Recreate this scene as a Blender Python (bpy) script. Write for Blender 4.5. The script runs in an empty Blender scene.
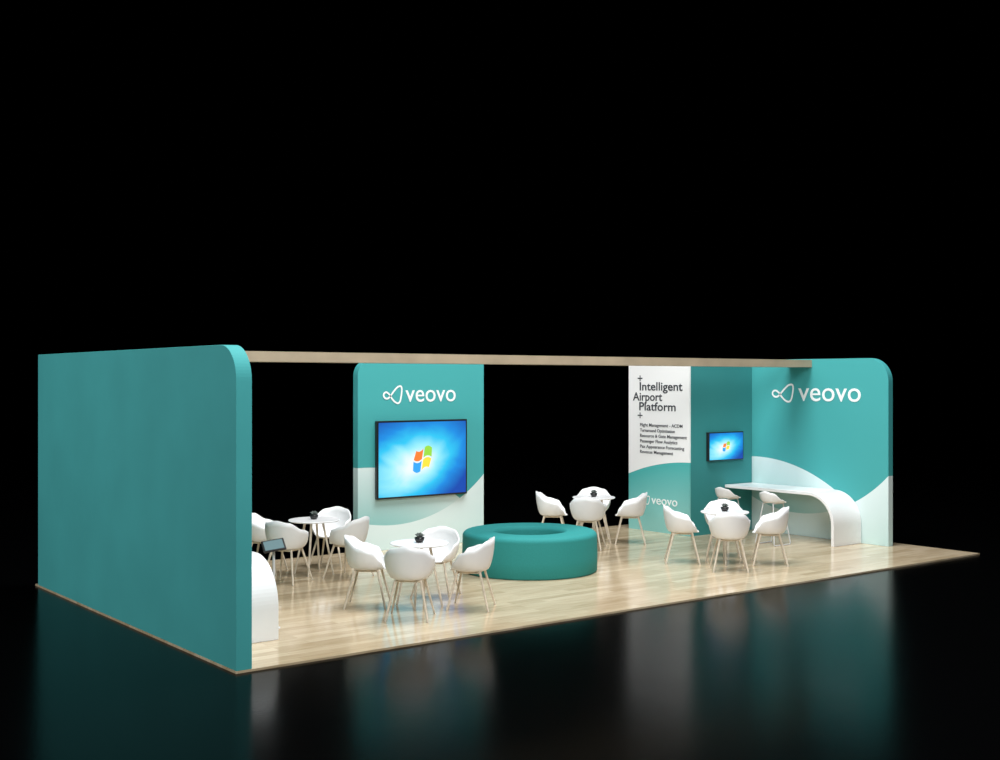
import bpy, bmesh, math
from mathutils import Vector, Matrix, Euler
C = bpy.context.scene.collection
PI = math.pi

# ------------------------------------------------------------ materials
def mat(name, col, rough=0.5, metal=0.0, spec=0.5, noise=None, bump=0.0, nscale=8.0):
    m = bpy.data.materials.new(name); m.use_nodes = True
    nt = m.node_tree; b = nt.nodes['Principled BSDF']
    b.inputs['Base Color'].default_value = (*col, 1)
    b.inputs['Roughness'].default_value = rough
    b.inputs['Metallic'].default_value = metal
    b.inputs['Specular IOR Level'].default_value = spec
    tc = nt.nodes.new('ShaderNodeTexCoord')
    n = nt.nodes.new('ShaderNodeTexNoise'); n.inputs['Scale'].default_value = nscale
    n.inputs['Detail'].default_value = 4
    nt.links.new(tc.outputs['Object'], n.inputs['Vector'])
    v = noise if noise is not None else 0.03
    r = nt.nodes.new('ShaderNodeValToRGB')
    r.color_ramp.elements[0].position = 0.3; r.color_ramp.elements[1].position = 0.7
    r.color_ramp.elements[0].color = (*[c*(1-v) for c in col], 1)
    r.color_ramp.elements[1].color = (*[min(1, c*(1+v)) for c in col], 1)
    nt.links.new(n.outputs['Fac'], r.inputs['Fac'])
    nt.links.new(r.outputs['Color'], b.inputs['Base Color'])
    if bump:
        bp = nt.nodes.new('ShaderNodeBump'); bp.inputs['Strength'].default_value = bump
        bp.inputs['Distance'].default_value = 0.005
        nt.links.new(n.outputs['Fac'], bp.inputs['Height'])
        nt.links.new(bp.outputs['Normal'], b.inputs['Normal'])
    return m

TEAL = (0.062, 0.365, 0.370)
M_teal = mat('teal_fabric_print', TEAL, 0.7, spec=0.15, noise=0.05, nscale=1.3)
M_tealpouf = mat('teal_upholstery', (0.030, 0.27, 0.265), 0.75, spec=0.2, noise=0.05, bump=0.3, nscale=60)
M_white = mat('white_plastic', (0.82, 0.83, 0.84), 0.35, noise=0.01)
M_counter = mat('white_laminate', (0.84, 0.85, 0.86), 0.25, noise=0.01)
M_leg = mat('pale_oak', (0.66, 0.58, 0.47), 0.5, noise=0.15, nscale=20)
M_black = mat('black_plastic', (0.012, 0.012, 0.013), 0.3)
M_ink = mat('dark_ink', (0.03, 0.035, 0.045), 0.6)
M_print = mat('white_print', (0.86, 0.9, 0.9), 0.6)
M_steel = mat('white_steel', (0.65, 0.66, 0.67), 0.3)
M_leaf = mat('succulent_leaf', (0.10, 0.12, 0.11), 0.6, noise=0.3, nscale=40)

def math_node(nt, op, a, b=None):
    n = nt.nodes.new('ShaderNodeMath'); n.operation = op
    for i, x in enumerate((a, b)):
        if x is None: continue
        if isinstance(x, (int, float)): n.inputs[i].default_value = x
        else: nt.links.new(x, n.inputs[i])
    return n.outputs[0]

def circle_dist(nt, u, z, cu, cz):
    du = math_node(nt, 'SUBTRACT', u, cu); dz = math_node(nt, 'SUBTRACT', z, cz)
    return math_node(nt, 'SQRT', math_node(nt, 'ADD', math_node(nt, 'MULTIPLY', du, du), math_node(nt, 'MULTIPLY', dz, dz)))

def mixc(nt, fac, a, b):
    n = nt.nodes.new('ShaderNodeMix'); n.data_type = 'RGBA'
    if isinstance(fac, (int, float)): n.inputs['Factor'].default_value = fac
    else: nt.links.new(fac, n.inputs['Factor'])
    for key, x in (('A', a), ('B', b)):
        sock = [s for s in n.inputs if s.name == key and s.type == 'RGBA'][0]
        if isinstance(x, tuple): sock.default_value = (*x, 1)
        else: nt.links.new(x, sock)
    return [s for s in n.outputs if s.type == 'RGBA'][0]

def graphic(name, axis, u0, sgn, base, layers):
    """printed panel; u = sgn*(pos-u0); layers: (cu,cz,R,inside,colEdge,colDeep,depth)"""
    m = bpy.data.materials.new(name); m.use_nodes = True
    nt = m.node_tree; b = nt.nodes['Principled BSDF']
    b.inputs['Roughness'].default_value = 0.55; b.inputs['Specular IOR Level'].default_value = 0.2
    tc = nt.nodes.new('ShaderNodeTexCoord'); sp = nt.nodes.new('ShaderNodeSeparateXYZ')
    nt.links.new(tc.outputs['Object'], sp.inputs[0])
    u = math_node(nt, 'MULTIPLY', math_node(nt, 'SUBTRACT', sp.outputs[axis], u0), sgn)
    z = sp.outputs['Z']
    col = base
    for cu, cz, R, ins, ce, cd, depth in layers:
        d = circle_dist(nt, u, z, cu, cz)
        mask = math_node(nt, 'LESS_THAN' if ins else 'GREATER_THAN', d, R)
        mr = nt.nodes.new('ShaderNodeMapRange')
        mr.inputs['From Min'].default_value = R
        mr.inputs['From Max'].default_value = R-depth if ins else R+depth
        nt.links.new(d, mr.inputs['Value'])
        g = mixc(nt, mr.outputs[0], ce, cd)
        col = mixc(nt, mask, col, g)
    if isinstance(col, tuple): b.inputs['Base Color'].default_value = (*col, 1)
    else: nt.links.new(col, b.inputs['Base Color'])
    return m

waves = lambda W: [
    (0.1, -1.847, 3.158, True, (0.66, 0.79, 0.79), (0.16, 0.46, 0.45), 1.1),
    (W-1.75, 2.9, 2.5, False, (0.68, 0.80, 0.80), (0.46, 0.67, 0.66), 1.0)]

# floor wood
def wood_floor():
    m = bpy.data.materials.new('oak_planks'); m.use_nodes = True
    nt = m.node_tree; b = nt.nodes['Principled BSDF']
    tc = nt.nodes.new('ShaderNodeTexCoord')
    br = nt.nodes.new('ShaderNodeTexBrick')
    br.inputs['Scale'].default_value = 1.0
    br.inputs['Brick Width'].default_value = 1.1; br.inputs['Row Height'].default_value = 0.13
    br.inputs['Mortar Size'].default_value = 0.0012; br.offset = 0.37
    br.inputs['Color1'].default_value = (0.50, 0.395, 0.255, 1)
    br.inputs['Color2'].default_value = (0.68, 0.57, 0.41, 1)
    br.inputs['Mortar'].default_value = (0.36, 0.27, 0.17, 1)
    nt.links.new(tc.outputs['Object'], br.inputs['Vector'])
    mp = nt.nodes.new('ShaderNodeMapping'); mp.inputs['Scale'].default_value = (1.2, 14, 1)
    nt.links.new(tc.outputs['Object'], mp.inputs['Vector'])
    n = nt.nodes.new('ShaderNodeTexNoise'); n.inputs['Scale'].default_value = 2.2
    n.inputs['Detail'].default_value = 6; n.inputs['Distortion'].default_value = 0.6
    nt.links.new(mp.outputs[0], n.inputs['Vector'])
    r = nt.nodes.new('ShaderNodeValToRGB')
    r.color_ramp.elements[0].position = 0.3; r.color_ramp.elements[0].color = (0.82, 0.78, 0.71, 1)
    r.color_ramp.elements[1].position = 0.7; r.color_ramp.elements[1].color = (1.05, 1.05, 1.05, 1)
    nt.links.new(n.outputs['Fac'], r.inputs['Fac'])
    mx = nt.nodes.new('ShaderNodeMix'); mx.data_type = 'RGBA'; mx.blend_type = 'MULTIPLY'
    mx.inputs['Factor'].default_value = 1
    A = [s for s in mx.inputs if s.name == 'A' and s.type == 'RGBA'][0]
    B = [s for s in mx.inputs if s.name == 'B' and s.type == 'RGBA'][0]
    nt.links.new(br.outputs['Color'], A); nt.links.new(r.outputs['Color'], B)
    nt.links.new([s for s in mx.outputs if s.type == 'RGBA'][0], b.inputs['Base Color'])
    b.inputs['Roughness'].default_value = 0.14
    return m
M_floor = wood_floor()
M_beam = mat('beam_oak', (0.47, 0.385, 0.27), 0.5, noise=0.1, nscale=3)

M_ground = bpy.data.materials.new('black_glossy_ground'); M_ground.use_nodes = True
nt = M_ground.node_tree; b = nt.nodes['Principled BSDF']
b.inputs['Base Color'].default_value = (0.0008, 0.0009, 0.001, 1)
b.inputs['IOR'].default_value = 1.12
b.inputs['Specular IOR Level'].default_value = 0.4
tc = nt.nodes.new('ShaderNodeTexCoord'); n = nt.nodes.new('ShaderNodeTexNoise')
n.inputs['Scale'].default_value = 1.2; n.inputs['Detail'].default_value = 3
nt.links.new(tc.outputs['Object'], n.inputs['Vector'])
mr = nt.nodes.new('ShaderNodeMapRange'); mr.inputs['To Min'].default_value = 0.16; mr.inputs['To Max'].default_value = 0.20
nt.links.new(n.outputs['Fac'], mr.inputs['Value']); nt.links.new(mr.outputs[0], b.inputs['Roughness'])
mp = nt.nodes.new('ShaderNodeTexNoise'); mp.inputs['Scale'].default_value = 26; mp.inputs['Detail'].default_value = 2
nt.links.new(tc.outputs['Object'], mp.inputs['Vector'])
bp = nt.nodes.new('ShaderNodeBump'); bp.inputs['Strength'].default_value = 0.12; bp.inputs['Distance'].default_value = 0.004
nt.links.new(mp.outputs['Fac'], bp.inputs['Height']); nt.links.new(bp.outputs['Normal'], b.inputs['Normal'])

def screen_mat():
    m = bpy.data.materials.new('lit_screen'); m.use_nodes = True
    nt = m.node_tree; b = nt.nodes['Principled BSDF']
    b.inputs['Base Color'].default_value = (0.01, 0.01, 0.01, 1); b.inputs['Roughness'].default_value = 0.4
    b.inputs['Specular IOR Level'].default_value = 0.2
    tc = nt.nodes.new('ShaderNodeTexCoord'); sp = nt.nodes.new('ShaderNodeSeparateXYZ')
    nt.links.new(tc.outputs['Generated'], sp.inputs[0])
    du = math_node(nt, 'SUBTRACT', sp.outputs['X'], 0.45); dz = math_node(nt, 'SUBTRACT', sp.outputs['Z'], 0.44)
    a = math_node(nt, 'ADD', du, math_node(nt, 'MULTIPLY', dz, -0.45))
    d = math_node(nt, 'SQRT', math_node(nt, 'ADD', math_node(nt, 'MULTIPLY', a, a), math_node(nt, 'MULTIPLY', dz, dz)))
    nz = nt.nodes.new('ShaderNodeTexNoise'); nz.inputs['Scale'].default_value = 2.4; nz.inputs['Distortion'].default_value = 1.2
    nt.links.new(tc.outputs['Generated'], nz.inputs['Vector'])
    d2 = math_node(nt, 'ADD', d, math_node(nt, 'MULTIPLY', math_node(nt, 'SUBTRACT', nz.outputs['Fac'], 0.5), 0.22))
    d3 = math_node(nt, 'ADD', d2, math_node(nt, 'MULTIPLY', du, 0.26))
    r = nt.nodes.new('ShaderNodeValToRGB'); cr = r.color_ramp
    cr.elements[0].position = 0.10; cr.elements[0].color = (0.92, 1, 1, 1)
    cr.elements[1].position = 0.80; cr.elements[1].color = (0.004, 0.07, 0.45, 1)
    for p, c in ((0.25, (0.35, 0.90, 1, 1)), (0.40, (0.03, 0.60, 0.95, 1)), (0.56, (0.008, 0.28, 0.80, 1))):
        e = cr.elements.new(p); e.color = c
    nt.links.new(d3, r.inputs['Fac'])
    nt.links.new(r.outputs['Color'], b.inputs['Emission Color']); b.inputs['Emission Strength'].default_value = 1.0
    return m
M_screen = screen_mat()
def emis(name, col, s=1.0):
    m = bpy.data.materials.new(name); m.use_nodes = True
    b = m.node_tree.nodes['Principled BSDF']
    b.inputs['Base Color'].default_value = (*[c*0.2 for c in col], 1)
    b.inputs['Emission Color'].default_value = (*col, 1); b.inputs['Emission Strength'].default_value = s
    return m
FLAG = [emis('flag_red', (0.90, 0.20, 0.03)), emis('flag_green', (0.30, 0.65, 0.05)),
        emis('flag_blue', (0.03, 0.35, 0.85)), emis('flag_yellow', (0.98, 0.70, 0.05))]

# ------------------------------------------------------------ mesh helpers
def obj_from_bm(name, bm, m, parent=None, smooth=False, loc=None):
    me = bpy.data.meshes.new(name)
    bmesh.ops.recalc_face_normals(bm, faces=bm.faces)
    bm.to_mesh(me); bm.free()
    for mm in (m if isinstance(m, list) else [m]): me.materials.append(mm)
    if smooth:
        for p in me.polygons: p.use_smooth = True
    o = bpy.data.objects.new(name, me); C.objects.link(o)
    if parent: o.parent = parent
    if loc: o.location = loc
    return o

def empty(name, loc=(0, 0, 0), rz=0):
    e = bpy.data.objects.new(name, None); C.objects.link(e); e.location = loc
    e.rotation_euler = (0, 0, rz); e.empty_display_size = 0.2
    return e

def box_bm(x0, x1, y0, y1, z0, z1, bm=None):
    bm = bm or bmesh.new()
    vs = [bm.verts.new(p) for p in ((x0,y0,z0),(x1,y0,z0),(x1,y1,z0),(x0,y1,z0),(x0,y0,z1),(x1,y0,z1),(x1,y1,z1),(x0,y1,z1))]
    for f in ((0,1,2,3),(4,5,6,7),(0,1,5,4),(1,2,6,5),(2,3,7,6),(3,0,4,7)):
        bm.faces.new([vs[i] for i in f])
    return bm

def bevel(o, w, seg=2):
    md = o.modifiers.new('bevel', 'BEVEL'); md.width = w; md.segments = seg; md.limit_method = 'ANGLE'
    return o

def prism(poly, axis, a, b):
    bm = bmesh.new()
    f = lambda u, z, t: (t, u, z) if axis == 'X' else (u, t, z)
    A = [bm.verts.new(f(u, z, a)) for u, z in poly]; B = [bm.verts.new(f(u, z, b)) for u, z in poly]
    bm.faces.new(A); bm.faces.new(B)
    n = len(poly)
    for i in range(n): bm.faces.new((A[i], A[(i+1) % n], B[(i+1) % n], B[i]))
    return bm

def rounded_panel(u0, u1, z0, z1, r, corners):
    p = [(u0, z0), (u1, z0)]
    if 'R' in corners:
        p += [(u1-r+r*math.cos(a), z1-r+r*math.sin(a)) for a in [i*PI/2/16 for i in range(17)]]
    else: p.append((u1, z1))
    if 'L' in corners:
        p += [(u0+r-r*math.sin(a), z1-r+r*math.cos(a)) for a in [i*PI/2/16 for i in range(17)]]
    else: p.append((u0, z1))
    return p

def tube(bm, p1, p2, r1, r2, n=12):
    p1, p2 = Vector(p1), Vector(p2); d = (p2-p1).normalized()
    q = d.to_track_quat('Z', 'Y')
    A = []; B = []
    for i in range(n):
        a = 2*PI*i/n; v = q @ Vector((math.cos(a), math.sin(a), 0))
        A.append(bm.verts.new(p1+v*r1)); B.append(bm.verts.new(p2+v*r2))
    for i in range(n): bm.faces.new((A[i], A[(i+1) % n], B[(i+1) % n], B[i]))
    bm.faces.new(A); bm.faces.new(B)

def pipe(bm, pts, r, n=8):
    pts = [Vector(p) for p in pts]; rings = []
    for k, p in enumerate(pts):
        t = (pts[min(k+1, len(pts)-1)] - pts[max(k-1, 0)]).normalized()
        q = t.to_track_quat('Z', 'Y')
        rings.append([bm.verts.new(p + q @ Vector((math.cos(2*PI*i/n)*r, math.sin(2*PI*i/n)*r, 0))) for i in range(n)])
    for A, B in zip(rings, rings[1:]):
        best = min(range(n), key=lambda s: (A[0].co-B[s].co).length)
        for i in range(n):
            try: bm.faces.new((A[i], A[(i+1) % n], B[(i+1+best) % n], B[(i+best) % n]))
            except ValueError: pass
    bm.faces.new(rings[0]); bm.faces.new(rings[-1])

def lathe(bm, prof, n=48, closed=False):
    rings = []
    for r, z in prof:
        if r < 1e-5: rings.append([bm.verts.new((0, 0, z))])
        else: rings.append([bm.verts.new((r*math.cos(2*PI*i/n), r*math.sin(2*PI*i/n), z)) for i in range(n)])
    pairs = list(zip(rings, rings[1:]))
    if closed: pairs.append((rings[-1], rings[0]))
    for A, B in pairs:
        for i in range(n):
            j = (i+1) % n
            if len(A) == 1 and len(B) == 1: continue
            if len(A) == 1: bm.faces.new((A[0], B[j], B[i]))
            elif len(B) == 1: bm.faces.new((A[i], A[j], B[0]))
            else: bm.faces.new((A[i], A[j], B[j], B[i]))
    return bm

ROT = {'-Y': Euler((PI/2, 0, 0)), '-X': Euler((PI/2, 0, -PI/2))}
def text(name, s, start, width, capz, face, m, parent, bold=0.002):
    """start = world point of left baseline"""
    cu = bpy.data.curves.new(name, 'FONT'); cu.body = s; cu.size = 1; cu.offset = bold; cu.extrude = 0.01
    cu.resolution_u = 4
    t = bpy.data.objects.new(name+'_tmp', cu); C.objects.link(t)
    bpy.context.view_layer.update()
    me = bpy.data.meshes.new_from_object(t.evaluated_get(bpy.context.evaluated_depsgraph_get()))
    bpy.data.objects.remove(t)
    xs = [v.co.x for v in me.vertices]; x0, x1 = min(xs), max(xs)
    sx = width/(x1-x0)
    sy = sx if capz is None else capz/0.73
    for v in me.vertices:
        v.co = Vector(((v.co.x-x0)*sx, v.co.y*sy, v.co.z*0.2))
    me.materials.clear(); me.materials.append(m)
    o = bpy.data.objects.new(name, me); C.objects.link(o)
    o.rotation_euler = ROT[face]; o.location = start; o.parent = parent
    return o

def logo_icon(name, start, w, h, face, m, parent, th=0.03):
    # ribbon: small loop at the left, crossing into the larger leaf at the right
    P = [(0.02,0.46),(0.10,0.32),(0.24,0.30),(0.38,0.44),(0.56,0.70),(0.76,0.93),(0.93,0.97),(0.985,0.80),
         (0.95,0.42),(0.88,0.12),(0.76,0.03),(0.60,0.12),(0.44,0.32),(0.32,0.52),(0.18,0.64),(0.06,0.60)]
    n = len(P); pts = []
    for i in range(n):
        p0, p1, p2, p3 = [Vector((P[(i+k) % n][0]*w, P[(i+k) % n][1]*h)) for k in (-1, 0, 1, 2)]
        for j in range(6):
            t = j/6
            pts.append(0.5*((2*p1)+(-p0+p2)*t+(2*p0-5*p1+4*p2-p3)*t*t+(-p0+3*p1-3*p2+p3)*t**3))
    bm = bmesh.new(); N = len(pts); L = []; R = []
    for i in range(N):
        t = (pts[(i+1) % N]-pts[i-1]).normalized(); nn = Vector((-t.y, t.x))
        a = pts[i]+nn*th/2; c = pts[i]-nn*th/2
        L.append(bm.verts.new((a.x, a.y, 0.002))); R.append(bm.verts.new((c.x, c.y, 0.002)))
    for i in range(N): bm.faces.new((L[i], L[(i+1) % N], R[(i+1) % N], R[i]))
    o = obj_from_bm(name, bm, m, parent); o.rotation_euler = ROT[face]; o.location = start
    return o

# ------------------------------------------------------------ shell
FZ = 0.022
H = 2.98
g = obj_from_bm('ground', box_bm(-60, 80, -40, 90, -0.2, 0.0), M_ground)
fl = obj_from_bm('floor', box_bm(-0.02, 12.17, -0.02, 5.90, 0.0, FZ), M_floor)

wl = obj_from_bm('wall_left', prism(rounded_panel(-0.015, 5.80, FZ, H-0.005, 0.33, 'L'), 'X', -0.015, 0.14), M_teal)
bevel(wl, 0.004, 2)

M_gr = graphic('teal_wave_print_right', 'Y', 4.03, -1, TEAL, waves(2.75))
wr = obj_from_bm('wall_right', prism(rounded_panel(1.26, 5.52, FZ, H+0.02, 0.38, 'L'), 'X', 11.7, 11.82), M_gr)
bevel(wr, 0.004, 2)
text('lettering', 'veovo', (11.696, 3.02, 2.30), 1.25, 0.34, '-X', M_print, wr)
logo_icon('emblem', (11.696, 3.58, 2.27), 0.46, 0.31, '-X', M_print, wr, 0.032)

M_gb = graphic('teal_wave_print_back', 'X', 4.71, 1, TEAL, waves(2.39))
wb = obj_from_bm('wall_back', prism(rounded_panel(4.71, 7.10, FZ, 2.96, 0.25, 'L'), 'Y', 5.76, 5.90), M_gb)
bevel(wb, 0.004, 2)
text('lettering', 'veovo', (5.57, 5.756, 2.31), 0.96, 0.29, '-Y', M_print, wb)
logo_icon('emblem', (5.16, 5.756, 2.28), 0.345, 0.28, '-Y', M_print, wb, 0.028)

# storage closet: teal core + white printed side panel
cl = empty('storage_closet', (0, 0, 0))
M_teal_shaded = mat('teal_shaded_closet', (0.042, 0.25, 0.255), 0.6, spec=0.2, noise=0.03, nscale=1.3)  # wall teal with the closet front's shade painted into the colour
core = obj_from_bm('teal_body', box_bm(10.15, 11.69, 4.03, 5.52, FZ, 2.96), M_teal_shaded, cl)
M_gs = graphic('white_info_print', 'Y', 5.52, -1, (0.86, 0.87, 0.87),
               [(1.54, -3.2, 4.46, True, (0.07, 0.42, 0.41), (0.26, 0.58, 0.56), 1.0)])
sp_ = obj_from_bm('info_panel', box_bm(10.12, 10.148, 4.03, 5.50, FZ, 2.96), M_gs, cl)
X = 10.117
text('title_line_1', 'Intelligent', (X, 5.22, 2.47), 1.03, 0.15, '-X', M_ink, cl, bold=0.012)
text('title_line_2', 'Airport', (X, 5.39, 2.29), 0.72, 0.15, '-X', M_ink, cl, bold=0.012)
text('title_line_3', 'Platform', (X, 5.23, 2.12), 0.88, 0.15, '-X', M_ink, cl, bold=0.012)
for i, z in enumerate((2.68, 2.03)):
    bm = bmesh.new()
    box_bm(X-0.002, X, 5.15, 5.27, z-0.01, z+0.01, bm); box_bm(X-0.0021, X, 5.20, 5.22, z-0.05, z+0.05, bm)
    obj_from_bm('plus_mark_%d' % (i+1), bm, M_ink, cl)
for i, (s, w) in enumerate((('Flight Management - ACDM', 1.02), ('Turnaround Optimization', .84), ('Resource & Gate Management', 1.12),
                        ('Passenger Flow Analytics', .90), ('Pax Appearance Forecasting', 1.06), ('Revenue Management', .80))):
    text('list_line_%d' % (i+1), s, (X, 5.21, 1.84-i*0.094), w, 0.058, '-X', M_ink, cl, bold=0.008)
text('small_lettering', 'veovo', (X, 4.93, 0.50), 0.62, 0.16, '-X', M_print, cl)
logo_icon('small_emblem', (X, 5.22, 0.48), 0.25, 0.15, '-X', M_print, cl, 0.018)

# beam
bm_o = obj_from_bm('ceiling_beam', box_bm(0.14, 11.7, 2.74, 3.20, 2.865, 2.985), M_beam)

# ------------------------------------------------------------ TVs
def tv(x0, x1, z0, z1, yback):
    w = x1-x0; h = z1-z0
    e = empty('wall_television', ((x0+x1)/2, yback, (z0+z1)/2))
    fr = 0.018*max(1, w*0.9)
    o = obj_from_bm('housing', box_bm(-w/2, w/2, -0.06, 0, -h/2, h/2), M_black, e); bevel(o, 0.006)
    bm = bmesh.new()
    vs = [bm.verts.new(p) for p in ((-w/2+fr, -0.062, -h/2+fr), (w/2-fr, -0.062, -h/2+fr), (w/2-fr, -0.062, h/2-fr), (-w/2+fr, -0.062, h/2-fr))]
    bm.faces.new(vs); bm.normal_update()
    me = bpy.data.meshes.new('screen'); bm.to_mesh(me); bm.free(); me.materials.append(M_screen)
    s = bpy.data.objects.new('screen', me); C.objects.link(s); s.parent = e
    k = w*0.10; kz = k*h/w*1.5
    for idx, (cx, cz) in enumerate(((-1, 1), (1, 1), (-1, -1), (1, -1))):
        bm = bmesh.new(); n = 8; rows = []
        for j in range(2):
            row = []
            for i in range(n+1):
                u = (0.08 + 0.92*i/n)*cx; v = (0.08 + 0.92*j)*cz
                xx = u*k*(1-0.12*abs(v)) + v*k*0.18; zz = v*kz*(1-0.15*abs(u)) + math.sin(u*PI*0.9)*kz*0.22 + u*0.05*k
                row.append(bm.verts.new((xx - w*0.01, -0.065, zz - h*0.01)))
            rows.append(row)
        for i in range(n): bm.faces.new((rows[0][i], rows[0][i+1], rows[1][i+1], rows[1][i]))
        obj_from_bm('flag_pane_%d' % (idx+1), bm, FLAG[idx], e)
    return e
tv(5.01, 6.715, 0.815, 2.02, 5.755)
tv(10.52, 11.40, 1.27, 1.76, 4.025)

# ------------------------------------------------------------ curved counters
def counter(x0, x1, yf, yb):
    zt = 0.85; R = 0.50; t = 0.05
    out = [(yb, zt)] + [(yf+R-R*math.sin(a), zt-R+R*math.cos(a)) for a in [i*PI/2/20 for i in range(21)]] + [(yf, FZ)]
    r = R-t
    inn = [(yf+t, FZ)] + [(yf+R-r*math.cos(a), zt-R+r*math.sin(a)) for a in [i*PI/2/20 for i in range(21)]] + [(yb, zt-t)]
    o = obj_from_bm('curved_counter', prism(out+inn, 'X', x0, x1), M_counter); bevel(o, 0.005, 2)
    return o
counter(10.98, 11.695, 1.76, 4.02)
counter(0.145, 0.91, 0.96, 3.4)

# tablet kiosk
tk = empty('tablet_stand', (1.13, 1.50, FZ), math.radians(-20))
bm = bmesh.new(); lathe(bm, [(0, 0), (0.07, 0), (0.07, 0.008), (0.02, 0.014), (0.014, 0.03), (0.014, 0.85), (0, 0.85)], 32)
obj_from_bm('pole', bm, M_steel, tk, smooth=False)
tilt = (math.radians(28), math.radians(-8), 0)
o = obj_from_bm('tablet', box_bm(-0.12, 0.12, -0.10, 0.10, -0.010, 0.010), M_black, tk, loc=(0, 0, 0.875)); o.rotation_euler = tilt; bevel(o, 0.008)
o2 = obj_from_bm('tablet_screen', box_bm(-0.10, 0.10, -0.08, 0.08, 0.010, 0.0115), emis('tablet_teal', (0.16, 0.30, 0.33), 0.5), tk, loc=(0, 0, 0.875)); o2.rotation_euler = tilt

# ------------------------------------------------------------ chairs
def interp(tab, a):
    for (a0, v0), (a1, v1) in zip(tab, tab[1:]):
        if a <= a1:
            t = (a-a0)/(a1-a0); t = t*t*(3-2*t); return v0+(v1-v0)*t
    return tab[-1][1]

def shell_mesh(name, seat, tab, R0=0.19, RS=0.285, RB=0.27, RF=0.235):
    bm = bmesh.new(); NP = 56; NS = 14
    c = bm.verts.new((0, 0, seat-0.012)); rings = []
    for s in range(1, NS+1):
        f = s/NS; ring = []
        for i in range(NP):
            ph = 2*PI*i/NP          # 0 = back (-Y)
            a = ph if ph <= PI else 2*PI-ph
            hh = seat + interp(tab, math.degrees(a))
            dx, dy = math.sin(ph), -math.cos(ph)
            ry = RB if dy < 0 else RF
            R1 = 1/math.sqrt((dx/RS)**2+(dy/ry)**2)
            if f <= 0.45:
                r = R0*f/0.45; z = seat-0.012*(1-(f/0.45)**2)
            else:
                w = (f-0.45)/0.55
                r = R0+(R1-R0)*(1-(1-w)**1.7); z = seat+(hh-seat)*(w**1.5)
            ring.append(bm.verts.new((dx*r, dy*r, z)))
        rings.append(ring)
    for i in range(NP): bm.faces.new((c, rings[0][i], rings[0][(i+1) % NP]))
    for A, B in zip(rings, rings[1:]):
        for i in range(NP): bm.faces.new((A[i], A[(i+1) % NP], B[(i+1) % NP], B[i]))
    bmesh.ops.recalc_face_normals(bm, faces=bm.faces)
    me = bpy.data.meshes.new(name); bm.to_mesh(me); bm.free(); me.materials.append(M_white)
    for p in me.polygons: p.use_smooth = True
    return me

ME_shell = shell_mesh('chair_shell', 0.45, [(0, .375), (35, .345), (75, .25), (105, .21), (128, .10), (150, .0), (180, -.012)], RS=0.28)
bm = bmesh.new()
for sx in (-1, 1):
    tube(bm, (sx*0.14, 0.13, 0.44), (sx*0.245, 0.235, 0.0), 0.015, 0.011)
    tube(bm, (sx*0.14, -0.13, 0.44), (sx*0.235, -0.245, 0.0), 0.015, 0.011)
    tube(bm, (sx*0.13, -0.14, 0.425), (sx*0.13, 0.14, 0.425), 0.012, 0.012)
tube(bm, (-0.14, 0.12, 0.425), (0.14, 0.12, 0.425), 0.012, 0.012); tube(bm, (-0.14, -0.12, 0.425), (0.14, -0.12, 0.425), 0.012, 0.012)
ME_legs = bpy.data.meshes.new('chair_legs'); bmesh.ops.recalc_face_normals(bm, faces=bm.faces); bm.to_mesh(ME_legs); bm.free(); ME_legs.materials.append(M_leg)

def chair(x, y, ang):
    e = empty('dining_chair', (x, y, FZ), math.radians(ang-90))
    s = bpy.data.objects.new('seat_shell', ME_shell); C.objects.link(s); s.parent = e
    md = s.modifiers.new('thick', 'SOLIDIFY'); md.thickness = 0.014; md.offset = 0
    l = bpy.data.objects.new('legs', ME_legs); C.objects.link(l); l.parent = e
    return e

bm = bmesh.new()
lathe(bm, [(0, 0.715), (0.325, 0.715), (0.34, 0.722), (0.345, 0.73), (0.34, 0.738), (0.33, 0.74), (0, 0.74)], 56)
ME_top = bpy.data.meshes.new('table_top'); bmesh.ops.recalc_face_normals(bm, faces=bm.faces); bm.to_mesh(ME_top); bm.free(); ME_top.materials.append(M_counter)
bm = bmesh.new()
for a in (45, 135, 225, 315):
    c, s = math.cos(math.radians(a)), math.sin(math.radians(a))
    tube(bm, (c*0.12, s*0.12, 0.715), (c*0.27, s*0.27, 0.0), 0.017, 0.012)
    tube(bm, (0, 0, 0.70), (c*0.15, s*0.15, 0.70), 0.012, 0.012)
ME_tl = bpy.data.meshes.new('table_legs'); bmesh.ops.recalc_face_normals(bm, faces=bm.faces); bm.to_mesh(ME_tl); bm.free(); ME_tl.materials.append(M_leg)

def table(x, y):
    e = empty('round_table', (x, y, FZ))
    for nm, me in (('top', ME_top), ('legs', ME_tl)):
        o = bpy.data.objects.new(nm, me); C.objects.link(o); o.parent = e
    p = empty('succulent_pot', (x, y, FZ+0.74))
    bm = bmesh.new(); lathe(bm, [(0, 0), (0.035, 0), (0.055, 0.03), (0.058, 0.06), (0.05, 0.062), (0.045, 0.045), (0, 0.045)], 24)
    obj_from_bm('pot', bm, M_black, p, smooth=True)
    bm = bmesh.new()
    for k in range(14):
        a = k*2.4; rr = 0.012+0.0022*k; z0 = 0.05
        tip = Vector((math.cos(a)*rr*1.7, math.sin(a)*rr*1.7, 0.115-0.0025*k))
        tube(bm, (math.cos(a)*rr*0.4, math.sin(a)*rr*0.4, z0), tip*0.6+Vector((0, 0, 0.035)), 0.006, 0.011, 6)
        tube(bm, tip*0.6+Vector((0, 0, 0.035)), tip, 0.011, 0.002, 6)
    obj_from_bm('leaves', bm, M_leaf, p)

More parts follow.
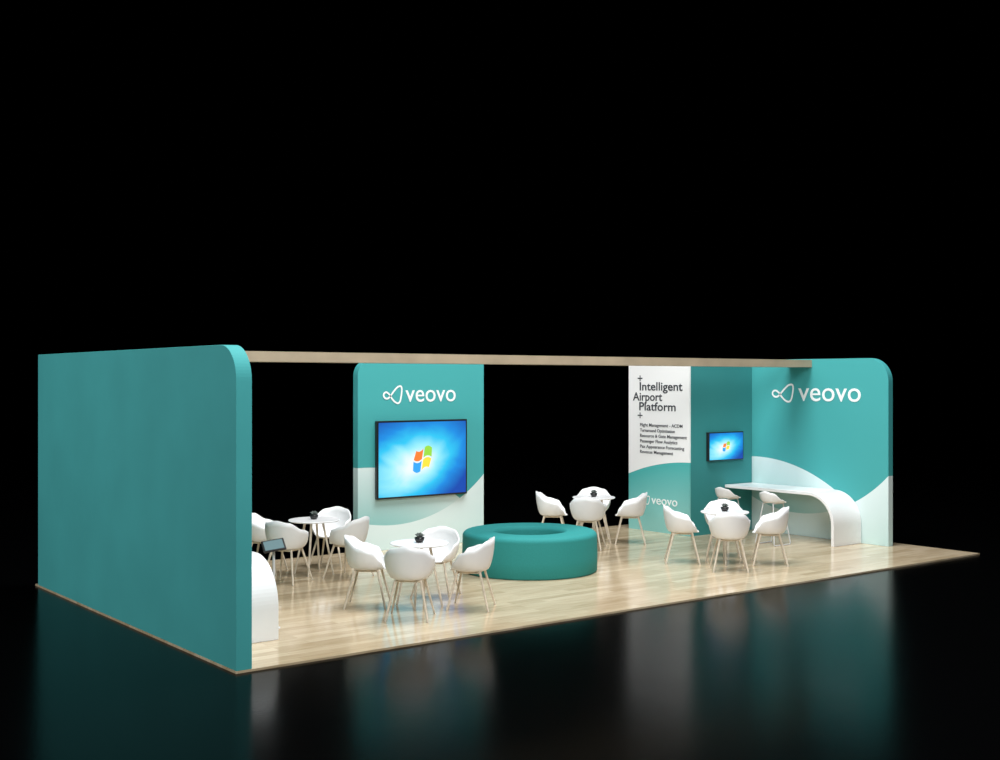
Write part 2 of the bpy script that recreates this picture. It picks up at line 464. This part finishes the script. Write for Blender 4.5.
FW = Vector((0.610, 0.792)); RT = Vector((0.792, -0.610))
def group(x, y, lst):
    table(x, y)
    for dr, df, tw in lst:
        v = RT*dr + FW*df
        ang = math.degrees(math.atan2(-v.y, -v.x)) + tw
        chair(x+v.x, y+v.y, ang)
group(3.05, 1.60, [(-0.60, 0.02, 0), (-0.06, -0.70, 0), (0.60, -0.10, 0), (0.16, 0.62, 0)])
group(8.39, 1.70, [(-0.60, 0.06, 0), (-0.06, -0.66, 0), (0.62, -0.10, 0), (0.10, 0.66, 0)])
group(8.34, 4.45, [(-0.66, 0.06, 0), (-0.14, -0.64, 0), (0.58, -0.06, 0), (0.05, 0.64, 0)])
group(3.22, 4.42, [(-0.68, 0.10, 0), (-0.25, -0.66, 0), (0.50, -0.26, 0), (0.14, 0.62, 0)])

# ------------------------------------------------------------ stools
ME_sshell = shell_mesh('stool_shell', 0.68, [(0, .18), (40, .15), (80, .05), (110, .0), (180, -.012)], R0=0.15, RS=0.215, RB=0.20, RF=0.19)
def stool(x, y, ang):
    e = empty('bar_stool', (x, y, FZ), math.radians(ang-90))
    s = bpy.data.objects.new('seat_shell', ME_sshell); C.objects.link(s); s.parent = e
    md = s.modifiers.new('thick', 'SOLIDIFY'); md.thickness = 0.014; md.offset = 0
    bm = bmesh.new()
    for sx in (-1, 1):
        pipe(bm, [(sx*0.10, 0.12, 0.665), (sx*0.19, 0.19, 0.03), (sx*0.19, 0.18, 0.010), (sx*0.19, 0.16, 0.009), (sx*0.19, -0.18, 0.009), (sx*0.19, -0.20, 0.012), (sx*0.19, -0.205, 0.03), (sx*0.10, -0.12, 0.665)], 0.009)
        tube(bm, (sx*0.10, -0.13, 0.66), (sx*0.10, 0.13, 0.66), 0.009, 0.009)
    tube(bm, (-0.165, 0.165, 0.24), (0.165, 0.165, 0.24), 0.009, 0.009)
    obj_from_bm('sled_frame', bm, M_steel, e)
stool(10.48, 3.50, 0); stool(10.48, 2.55, 0)

# ------------------------------------------------------------ ring ottoman
bm = bmesh.new(); ro, ri, h, bv = 0.93, 0.47, 0.55, 0.07
prof = []
prof += [(ro-0.02, 0.0), (ro, 0.02)]
prof += [(ro+0.006, 0.22), (ro, h-bv)] + [(ro-bv+bv*math.cos(a), h-bv+bv*math.sin(a)) for a in [PI/2*i/8 for i in range(1, 9)]]
prof += [((ro+ri)/2, h+0.012)]
prof += [(ri+bv-bv*math.sin(a), h-bv+bv*math.cos(a)) for a in [PI/2*i/8 for i in range(9)]] + [(ri, 0.02), (ri+0.02, 0)]
lathe(bm, prof, 96, closed=True)
po = obj_from_bm('ring_ottoman', bm, M_tealpouf, smooth=True, loc=(5.76, 2.91, FZ))

# ------------------------------------------------------------ lights
def area(name, loc, target, size, power, col=(1, 1, 1), sy=None):
    L = bpy.data.lights.new(name, 'AREA'); L.energy = power; L.size = size; L.color = col
    if sy: L.shape = 'RECTANGLE'; L.size_y = sy
    o = bpy.data.objects.new(name, L); C.objects.link(o); o.location = loc
    o.rotation_euler = (Vector(target)-Vector(loc)).to_track_quat('-Z', 'Y').to_euler()
    return o
area('hall_light_front', (0.5, -8, 9), (6.5, 3, 0.5), 6, 1300)
area('hall_light_overhead', (6.5, 1.5, 11.5), (6.5, 3, 0), 9, 1950, sy=5)
area('hall_light_side', (-11, 4.5, 7), (0, 3.2, 1.2), 5, 980)

w = bpy.data.worlds.new('black_hall'); bpy.context.scene.world = w; w.use_nodes = True
w.node_tree.nodes['Background'].inputs['Color'].default_value = (0, 0, 0, 1)
w.node_tree.nodes['Background'].inputs['Strength'].default_value = 0

cam = bpy.data.cameras.new('camera'); co = bpy.data.objects.new('camera', cam); C.objects.link(co)
co.location = (-4.78, -10.1, 2.65); co.rotation_euler = (PI/2, 0, -math.atan2(0.610, 0.792))
cam.sensor_width = 36; cam.lens = 43.5; cam.clip_end = 300
bpy.context.scene.camera = co
bpy.context.scene.view_settings.view_transform = 'Standard'
